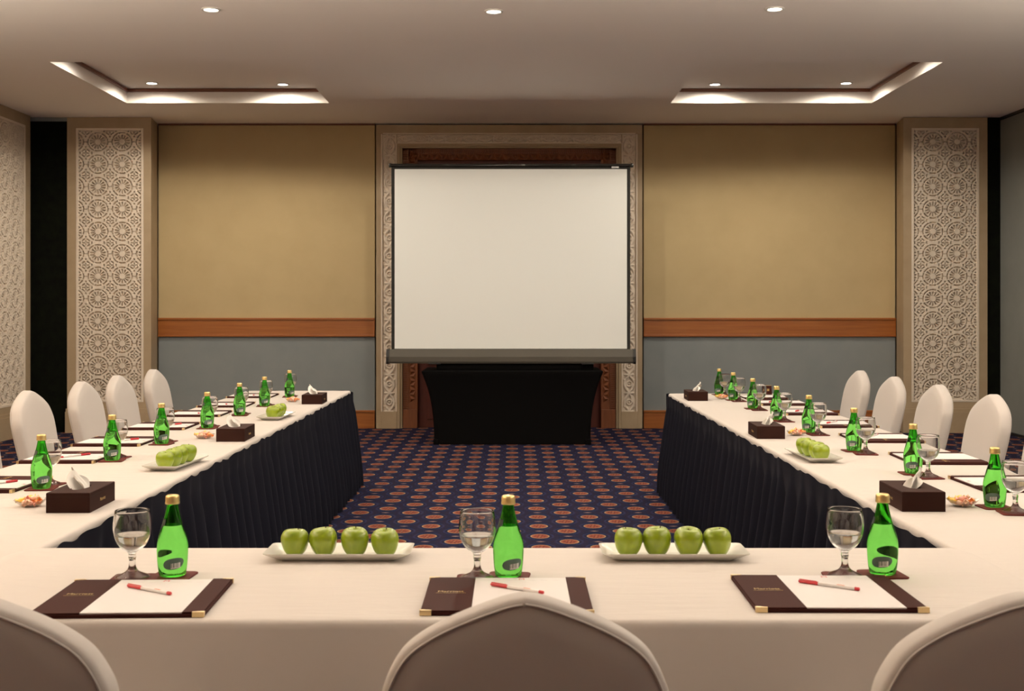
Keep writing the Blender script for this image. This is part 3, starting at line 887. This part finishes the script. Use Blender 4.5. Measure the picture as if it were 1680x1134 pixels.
    for a in (-1, 1):
        for b in (-1, 1): mobj('leg', lm, root, (a * .185, b * .195, 0))
    return root
chair = Proto(make_chair())
YB = .235 + .495 * .20                                   # seat centre to top of backrest
for k, (px, lb) in enumerate(((-60, 'white covered banquet chair at front table, end near black niche'), (862, 'white covered banquet chair at middle of front table, in line with screen'), (1683, 'white covered banquet chair at front table, end near grey partition'))):
    Y = 1.90
    chair.put(((px - HX) * Y / F, Y + YB, 0), 0, lb, 'chair', 'white covered chairs at the front table')
def side_chairs(pix, sgn, where, extra):
    pts = [P(px, py, .955) for px, py in pix]
    xm = sum(p.x for p in pts) / len(pts)
    ys = [p.y for p in pts]
    for e in range(extra): ys.insert(0, ys[0] - .76)
    n = len(ys)
    for k, y in enumerate(ys):
        chair.put((xm + sgn * YB, y, 0), -PI / 2 * sgn, 'white covered banquet chair, %s from screen end of table on %s side' % (ORD[n - 1 - k], where), 'chair', 'white covered chairs along the long tables')
side_chairs([(44, 641), (133, 626), (193, 616), (250, 606)], 1, 'black niche', 1)
side_chairs([(1400, 608), (1471, 618), (1546, 631), (1638, 647)][::-1], -1, 'grey partition', 1)

# ------------------------------------------------------------------ table settings
# bottle
BP = [(0, .004), (.020, .003), (.027, 0), (.0305, .002), (.0325, .010), (.0345, .025), (.0360, .045), (.0367, .062), (.0362, .075), (.0335, .090), (.0290, .106), (.0246, .120), (.0205, .134), (.0172, .148), (.0148, .160), (.0130, .170), (.0128, .176), (0, .176)]
def rad_at(z):
    for (r0, z0), (r1, z1) in zip(BP[3:], BP[4:]):
        if z0 <= z <= z1: return r0 + (r1 - r0) * (z - z0) / (z1 - z0)
    return .03
def spline(prof, m=3):
    out = []
    for i in range(len(prof) - 1):
        p0 = prof[max(0, i - 1)]; p1 = prof[i]; p2 = prof[i + 1]; p3 = prof[min(len(prof) - 1, i + 2)]
        for k in range(m):
            t = k / m
            q = [.5 * ((2 * p1[j]) + (-p0[j] + p2[j]) * t + (2 * p0[j] - 5 * p1[j] + 4 * p2[j] - p3[j]) * t * t + (-p0[j] + 3 * p1[j] - 3 * p2[j] + p3[j]) * t ** 3) for j in (0, 1)]
            out.append((max(q[0], 0), q[1]))
    out.append(prof[-1]); return out
def wrap(name, fn, nu, nv, mat, uv=False, off=.0007):
    def g(u, v):
        a, z = fn(u, v); r = rad_at(z) + off
        return (r * math.sin(a), -r * math.cos(a), z)
    return grid_me(name, nu, nv, g, mat, True, uv)
def make_bottle():
    r = empty('water_bottle')
    body = BP[:3] + spline(BP[3:16], 3) + BP[16:]
    me = lathe_me('glass_body', body, 'bottle', 40)
    cav = [(0, .121), (rad_at(.121) - .0028, .1212)] + [(rad_at(z) - .0024, z) for z in (.128, .136, .144, .152, .160, .168)] + [(.0100, .173), (0, .173)]
    cv = lathe_me('cavity', cav, 'bottle', 40)
    bm = bmesh.new(); bm.from_mesh(cv); bmesh.ops.reverse_faces(bm, faces=bm.faces[:]); bm.from_mesh(me); bm.to_mesh(me); bm.free()
    bpy.data.meshes.remove(cv)
    mobj('glass_body', auto_smooth(me, 60), r)
    cap = lathe_me('cap', [(0, .193), (.013, .193), (.0155, .191), (.0162, .187), (.0162, .178), (.0170, .175), (.0165, .172), (.0135, .172)], 'cap_gold', 36, wob=lambda a, z: 1 + .012 * math.cos(18 * a) * (z < .19))
    mobj('cap', cap, r)
    # oval label low on the body, with a barcode
    def oval(u, v):
        a = (u - .5) * 2; h = math.sqrt(max(0, 1 - abs(a) ** 2.4))
        return (a * .72, .034 + .003 * a + (v - .5) * 2 * .0135 * h)
    lb = mobj('lower_label', wrap('lower_label', oval, 24, 6, 'label_dark'), r)
    mobj('barcode', wrap('barcode', lambda u, v: ((u - .30) * .66, .0225 + .013 * v + .002 * (u - .3)), 14, 4, 'barcode', True, .0012), lb)
    # pointed sash on the shoulder, on the other side
    def sash(u, v):
        a = (u - .5) * 2
        zb = .112 + .012 * abs(a) - .012 * max(0, 1 - abs(a) * 2.2)
        return (-1.75 + a * .85, zb + (.137 - zb) * v)
    mobj('shoulder_label', wrap('shoulder_label', sash, 30, 5, 'label_sash'), r)
    return r
bottle = Proto(make_bottle())

def make_goblet():
    r = empty('water_goblet')
    outer = [(0, 0), (.037, 0), (.0395, .002), (.038, .005), (.028, .009), (.016, .015), (.0095, .024), (.0075, .034), (.0078, .044), (.0092, .050), (.0085, .056), (.012, .062), (.024, .070), (.034, .082), (.0405, .097), (.0437, .112), (.0440, .125), (.0425, .143), (.0400, .160)]
    inner = [(.0394, .1615), (.0386, .160), (.0411, .143), (.0426, .125), (.0423, .112), (.0390, .097), (.0325, .083), (.0225, .0725), (.010, .067), (0, .066)]
    o = spline(outer, 2) + inner[:1] + spline(inner[1:], 2)
    mobj('glass', lathe_me('glass', o, 'glass', 40), r)
    lv = .103
    wp = [(0, .0652), (.010, .0662), (.0228, .0718), (.0329, .0824), (.0394, .0965), (.0410, lv), (.0398, lv - .0004), (0, lv - .0004)]
    mobj('water', auto_smooth(lathe_me('water', wp, 'water', 40), 60), r)
    return r
goblet = Proto(make_goblet())

cm = loft_me('coaster', [[(x, y, z) for x, y in rrect(w, w, .012, 4)] for w, z in ((.098, 0), (.100, .001), (.100, .003), (.097, .004))], 'coaster', smooth=False)
coaster = Proto(mobj('coaster', cm))

def make_folder():
    r = empty('notepad_folder')
    W, D = .365, .32
    mobj('cover', loft_me('cover', [[(x, y, z) for x, y in rrect(w, d, .006, 3)] for w, d, z in ((W - .002, D - .002, 0), (W, D, .0015), (W, D, .0065), (W - .003, D - .003, .008))], 'leather', smooth=False), r)
    fl = box('flap', -W / 2 + .002, -W / 2 + .108, -D / 2 + .002, D / 2 - .002, .008, .0115, 'leather', r, .0012)
    tm = text_me('lettering', 'Marriott', .017, 'gold_print', .0003)
    mobj('lettering', tm, fl, (-W / 2 + .056, .012, .0117))
    box('underline', -W / 2 + .024, -W / 2 + .090, -.0008 - .001, -.0008, .0114, .0118, 'gold_print', fl)
    pad = box('notepad', -W / 2 + .104, W / 2 - .038, -D / 2 + .005, D / 2 - .006, .008, .0110, 'paper', r, .0006)
    mobj('pad_logo', text_me('pad_logo', 'M', .020, 'print_red', .0002), pad, (.033, D / 2 - .022, .0111))
    for y, w in ((D / 2 - .035, .19), (-D / 2 + .016, .19)):
        for k in range(7):
            x = .033 - w / 2 + w * (k + .5) / 7
            if abs(x - .033) < .012 and y > 0: continue
            box('print_mark', x - .010, x + .006, y + (.002 if k % 2 else 0) - .0008, y + (.002 if k % 2 else 0) + .0008, .0109, .01112, 'print_grey', pad)
    box('pocket_strip', W / 2 - .046, W / 2 - .002, -D / 2 + .002, D / 2 - .002, .008, .0120, 'leather', r, .0012)
    # metal corners
    for sx_ in (-1, 1):
        for sy_ in (-1, 1):
            x0, y0 = sx_ * W / 2, sy_ * D / 2; c = .024; cy_ = .009; zt = .0122
            vs = [(x0 + sx_ * .0008, y0 + sy_ * .0008, zt), (x0 - sx_ * c, y0 + sy_ * .0008, zt), (x0 - sx_ * c, y0 - sy_ * .004, zt), (x0 - sx_ * .005, y0 - sy_ * cy_, zt), (x0 + sx_ * .0008, y0 - sy_ * cy_, zt)]
            vs += [(a, b, .0010) for a, b, _ in vs]
            fs = [tuple(range(5)), tuple(range(9, 4, -1))] + [(k, (k + 1) % 5, 5 + (k + 1) % 5, 5 + k) for k in range(5)]
            mobj('metal_corner', mesh('metal_corner', vs, fs, 'gold'), r)
    return r
folder = Proto(make_folder())

def make_pen():                                         # lies along +x, barrel radius 4 mm, resting on z = 0
    r = empty('ballpoint_pen'); R = .0042
    def lx(name, prof, mat):
        o = mobj(name, lathe_me(name, prof, mat, 14), r, (0, 0, R)); o.rotation_euler = (0, PI / 2, 0); auto_smooth(o.data, 40); return o
    lx('barrel', [(0, -.026), (.0038, -.026), (.0038, .062), (0, .062)], 'pen_white')
    lx('cap', [(0, -.074), (.0030, -.073), (.0040, -.070), (.0042, -.026), (0, -.026)], 'pen_red')
    lx('end_plug', [(0, .060), (.0040, .060), (.0040, .069), (.003, .071), (0, .071)], 'pen_red')
    box('clip', -.072, -.030, -.0012, .0012, .0082, .0094, 'pen_red', r, .0004)
    box('print_band', .018, .036, -.002, .002, .0075, .0082, 'candy_pink', r)
    return r
pen = Proto(make_pen())

def seat(fpos, frz, bpos, gpos, brz, z, where, order, group, ci=0):
    if fpos is not None:
        c, s = math.cos(frz), math.sin(frz)
        folder.put((fpos[0], fpos[1], z), frz, 'brown leather notepad folder with white pad, ' + where, 'folder', 'notepad folders ' + group)
        u, v, a = -.005 + .03 + rnd.uniform(-.01, .01), .045 + rnd.uniform(-.02, .02), -.62 + rnd.uniform(-.1, .1)
        if ci in (0, 2): u, v, a = .02, .035, -.62
        pen.put((fpos[0] + c * u - s * v, fpos[1] + s * u + c * v, z + .0111), frz + a, 'white ballpoint pen with red cap on notepad, ' + where, 'pen', 'pens ' + group)
    for p, nm in ((bpos, 'bottle'), (gpos, 'glass')):
        coaster.put((p[0], p[1], z), frz + rnd.uniform(-.12, .12), 'square red-brown leather coaster under %s, %s' % (nm, where), 'coaster', 'coasters ' + group)
    bottle.put((bpos[0], bpos[1], z + .004), brz, 'green glass water bottle with gold cap, ' + where, 'bottle', 'green water bottles ' + group)
    goblet.put((gpos[0], gpos[1], z + .004), 0, 'stemmed water glass half full, ' + where, 'glass', 'stemmed water glasses ' + group)

FS = [((-.832, 2.715), .035, (283, 944), (217, 948), 'niche end of front table'),
      ((-.012, 2.735), 0, (834, 945), (783, 949), 'middle of front table'),
      ((.700, 2.760), -.01, (1448, 941), (1386, 945), 'partition end of front table')]
for k, (fp, fr, b, g, wh) in enumerate(FS):
    bp, gp = P(*b, ZF + .004), P(*g, ZF + .004)
    seat((fp[0], fp[1] * (EYE - ZF) / .65), fr, bp, gp, (.35, .30, -.35)[k], ZF, wh, k, 'on the front table', k)

LB = [(68, 801), (184, 755), (265, 728), (340, 702), (393, 681), (434, 666), (475, 651)]
for k, b in enumerate(LB):
    bp = P(*b, ZT + .004); n = len(LB)
    seat((-1.915, bp.y + .085), -PI / 2 + rnd.uniform(-.03, .03), bp, (bp.x - .012, bp.y + .105), .5 + rnd.uniform(-.25, .25), ZT,
         '%s from screen end, niche side table' % ORD[n - 1 - k], k, 'on the niche side table', 9)
RB = [(1632, 831), (1498, 776), (1401, 739), (1327, 709), (1274, 688), (1235, 670), (1203, 656), (1180, 645.8)]
for k, b in enumerate(RB):
    bp = P(*b, ZT + .004); n = len(RB)
    if k == n - 1: bp.y = RY1 - .17; bp.x = (b[0] - HX) * bp.y / F
    seat((1.825, bp.y - .31), PI / 2 + rnd.uniform(-.03, .03), bp, (bp.x + .02, bp.y - .115), -.6 + rnd.uniform(-.35, .35), ZT,
         '%s from screen end, partition side table' % ORD[n - 1 - k], k, 'on the partition side table', 9)

# plates and apples
def make_plate():
    def rg(w, d, z, r=.012): return [(x, y, z) for x, y in rrect(w, d, r, 4)]
    rings = [rg(.285, .085, 0), rg(.295, .095, .002), rg(.335, .125, .012), rg(.372, .150, .021), rg(.375, .152, .0235), rg(.368, .146, .0235), rg(.332, .118, .014), rg(.295, .092, .0065), rg(.28, .08, .005)]
    return mobj('rectangular_plate', auto_smooth(loft_me('rectangular_plate', rings, 'china'), 40))
plate = Proto(make_plate())
def make_apple():
    r = empty('green_apple')
    pr = [(0, .008), (.006, .004), (.013, .001), (.020, .003), (.027, .011), (.0325, .022), (.0365, .036), (.0375, .047), (.0355, .058), (.030, .0675), (.022, .0725), (.014, .0725), (.007, .068), (.003, .062), (0, .060)]
    mobj('fruit', lathe_me('fruit', spline(pr, 2), 'apple', 30, wob=lambda a, z: 1 + .035 * math.cos(5 * a + .6) * (1 if z < .03 else .45) + .018 * math.cos(2 * a)), r)
    st = mobj('stem', lathe_me('stem', [(0, .058), (.0012, .058), (.0011, .070), (.0018, .076), (0, .076)], 'stem', 8), r); st.rotation_euler = (.12, .1, 0)
    return r
apple = Proto(make_apple())
def dish(pt, rz, z, n, sp, wh, off=0, w=1.0):
    plate.put((pt[0], pt[1], z), rz, 'white rectangular china plate of green apples, ' + wh, 'plate', 'apple plates')
    for k in range(n):
        t = (k - (n - 1) / 2) * sp + off; c, s = math.cos(rz), math.sin(rz)
        j = rnd.uniform(-.004, .004)
        o = apple.put((pt[0] + c * t - s * j, pt[1] + s * t + c * j, z + .0052), rnd.uniform(0, 6.28), 'green apple, %s in row from %s' % (ORD[k], wh[1]) if isinstance(wh, tuple) else 'green apple, %s along plate, %s' % (ORD[k], wh), 'apple', 'green apples on plates')
        o.rotation_euler = (rnd.uniform(-.1, .1), rnd.uniform(-.1, .1), rnd.uniform(0, 6.28))
        sc_ = rnd.uniform(.95, 1.0); o.scale = (sc_ * rnd.uniform(.98, 1.03), sc_, sc_ * rnd.uniform(.96, 1.02))
Yp = 3.155
dish(((558 - HX) * Yp / F, Yp), 0, ZF, 4, .0785, 'front table toward black niche')
dish(((1104 - HX) * Yp / F, Yp), 0, ZF, 4, .0785, 'front table toward grey partition')
dish((-1.385, 5.02), PI / 2 - .09, ZT, 4, .0785, 'middle of niche side table')
dish((-1.400, 7.22), PI / 2 - .05, ZT, 4, .0785, 'screen end of niche side table')
dish((1.300, 5.28), PI / 2 + .05, ZT, 4, .0785, 'middle of partition side table')

# tissue boxes: long side along local y
def make_tissue_box(side):
    r = empty('tissue_box'); a, b, h = .069, .130, .064
    rc2 = []
    for (x0, y0), (x1, y1), m in (((a, -b), (a, b), 12), ((a, b), (-a, b), 8), ((-a, b), (-a, -b), 12), ((-a, -b), (a, -b), 8)):
        rc2 += [(x0 + (x1 - x0) * k / m, y0 + (y1 - y0) * k / m) for k in range(m)]
    ov = []
    for x, y in rc2:
        t = math.atan2(y / b, x / a); ov.append((.024 * math.cos(t), .062 * math.sin(t)))
    def R_(pts, z, g=0): return [(x * (1 - g / a), y * (1 - g / b), z) for x, y in pts]
    me = loft_me('box', [R_(rc2, 0), R_(rc2, h - .002), R_(rc2, h, .002), [(x * 1.05, y * 1.03, h) for x, y in ov], [(x, y, h - .001) for x, y in ov], [(x, y, h - .022) for x, y in ov]], 'leather_dark', smooth=False)
    mobj('box', me, r)
    bm = bmesh.new()
    o = box('lid_seam', -a - .0004, a + .0004, -b - .0004, b + .0004, h - .0135, h - .0128, 'slot', r)
    tx = mobj('lettering', text_me('lettering', 'Marriott', .016, 'gold_print', .0003), r, (side * (a + .0003), 0, h * .42))
    tx.rotation_euler = (PI / 2, 0, PI / 2 * side)
    def ts(u, v):
        a_ = (u - .5) * 2
        wd = .040 + .016 * math.sin(min(1, v * 1.3) * PI * .6) - .046 * v * v
        x = a_ * wd * .52 + .006 * math.sin(a_ * 5 + v * 3) - side * (.034 * v)
        y = a_ * wd * .85 + .012 * v
        z = h - .012 + .074 * v * (1 - .35 * abs(a_) ** 1.5 * v) + .004 * math.sin(a_ * 7)
        return (x + .010 * (1 - a_ * a_) * (1 - v), y, z)
    mobj('tissue', grid_me('tissue', 18, 12, ts, 'tissue'), r)
    mobj('tissue', grid_me('tissue', 18, 12, lambda u, v: (lambda p: (p[0] * .85 + side * .010, -p[1] * .8, h - .012 + (p[2] - h + .012) * .72))(ts(u, v)), 'tissue'), r)
    return r
tbl = Proto(make_tissue_box(1)); tbr = Proto(make_tissue_box(-1))
for k, (px, py) in enumerate(((110, 842), (377, 725), (511, 663.5))):
    p = P(px, py, ZT); tbl.put((p.x, p.y + .130, ZT), .02, 'dark brown leather tissue box, %s from screen end of niche side table' % ORD[2 - k], 'tissue box', 'tissue boxes')
for k, (px, py) in enumerate(((1517, 840), (1266, 720.5), (1146, 658))):
    p = P(px, py, ZT); tbr.put((p.x, p.y + .130, ZT), -.02, 'dark brown leather tissue box, %s from screen end of partition side table' % ORD[2 - k], 'tissue box', 'tissue boxes')

# candy dishes
dm = lathe_me('candy_dish', [(0, 0), (.026, 0), (.030, .003), (.040, .012), (.050, .022), (.0515, .0235), (.0495, .0235), (.0385, .0135), (.028, .005), (0, .004)], 'dish_glass', 36,
              wob=lambda a, z: 1 + (.045 * math.cos(9 * a) if z > .01 else 0))
cdish = Proto(mobj('candy_dish', dm))
cprot = {}
for c in ('orange', 'yellow', 'pink', 'green', 'peach'):
    r = empty('wrapped_candy')
    def cw(a, z): return 1
    mobj('candy', lathe_me('candy', [(0, -.009), (.005, -.0075), (.0072, -.003), (.0072, .003), (.005, .0075), (0, .009)], 'candy_' + c, 10), r)
    for s in (-1, 1):
        mobj('wrapper_twist', lathe_me('wrapper_twist', [(.0012, s * .008), (.003, s * .011), (.006, s * .015)], 'candy_' + c, 8, wob=lambda a, z: 1 + .25 * math.cos(4 * a)), r)
    cprot[c] = Proto(r)
def candies(px, py, wh, seed):
    p = P(px, py, ZT); q = random.Random(seed)
    cdish.put((p.x, p.y, ZT), q.uniform(0, 1), 'small scalloped glass dish of candies, ' + wh, 'dish', 'candy dishes')
    cols = ['orange', 'yellow', 'orange', 'peach', 'pink', 'green', 'yellow', 'peach', 'orange', 'peach', 'yellow', 'pink']
    for k, c in enumerate(cols):
        if k < 5: rr, zz_ = .019, .0135
        elif k < 9: rr, zz_ = .031, .0195
        else: rr, zz_ = .010, .0275
        a = k * 2.4 + q.uniform(-.2, .2) if k < 5 else k * 1.57 + q.uniform(-.2, .2) if k < 9 else k * 2.09
        if k < 5: a = k * 1.2566
        o = cprot[c].put((p.x + rr * math.cos(a), p.y + rr * math.sin(a), ZT + zz_), 0, 'small %s wrapped candy in glass dish, %s' % (c, wh), 'candy', 'wrapped candies, ' + wh)
        o.rotation_euler = (PI / 2 + q.uniform(-.3, .3), 0, q.uniform(0, 3.1)); o.scale = (1.2, 1.2, 1.2)
LC = ((50, 831), (335, 719.5), (480, 659.5)); RC = ((1579, 831), (1307, 714.5), (1184, 655.0))
for k in range(3):
    candies(*LC[k], '%s from screen on niche side table' % ORD[2 - k], 20 + k)
    candies(*RC[k], '%s from screen on partition side table' % ORD[2 - k], 40 + k)

# small brown stand-up card at the far end of the right table
tc = empty('tent_card', (1.93, RY1 - .1, ZT)); tag(tc, 'small brown card stand with gold edge at far corner of partition side table', 'card stand')
vs = [(-.028, -.02, 0), (.028, -.02, 0), (.028, 0, .066), (-.028, 0, .066), (-.028, -.018, 0), (.028, -.018, 0), (.028, .002, .064), (-.028, .002, .064)]
mobj('front_leaf', mesh('front_leaf', vs, [(0, 1, 2, 3), (7, 6, 5, 4), (0, 4, 5, 1), (1, 5, 6, 2), (2, 6, 7, 3), (3, 7, 4, 0)], 'leather'), tc)
o = mobj('back_leaf', mesh('back_leaf', [(-x, -y, z) for x, y, z in vs], [(0, 1, 2, 3), (7, 6, 5, 4), (0, 4, 5, 1), (1, 5, 6, 2), (2, 6, 7, 3), (3, 7, 4, 0)], 'leather'), tc)
box('gold_edge', -.028, .028, -.003, .003, .0645, .068, 'gold', tc)
box('emblem', -.008, .008, -.0135, -.010, .025, .042, 'gold_print', tc)
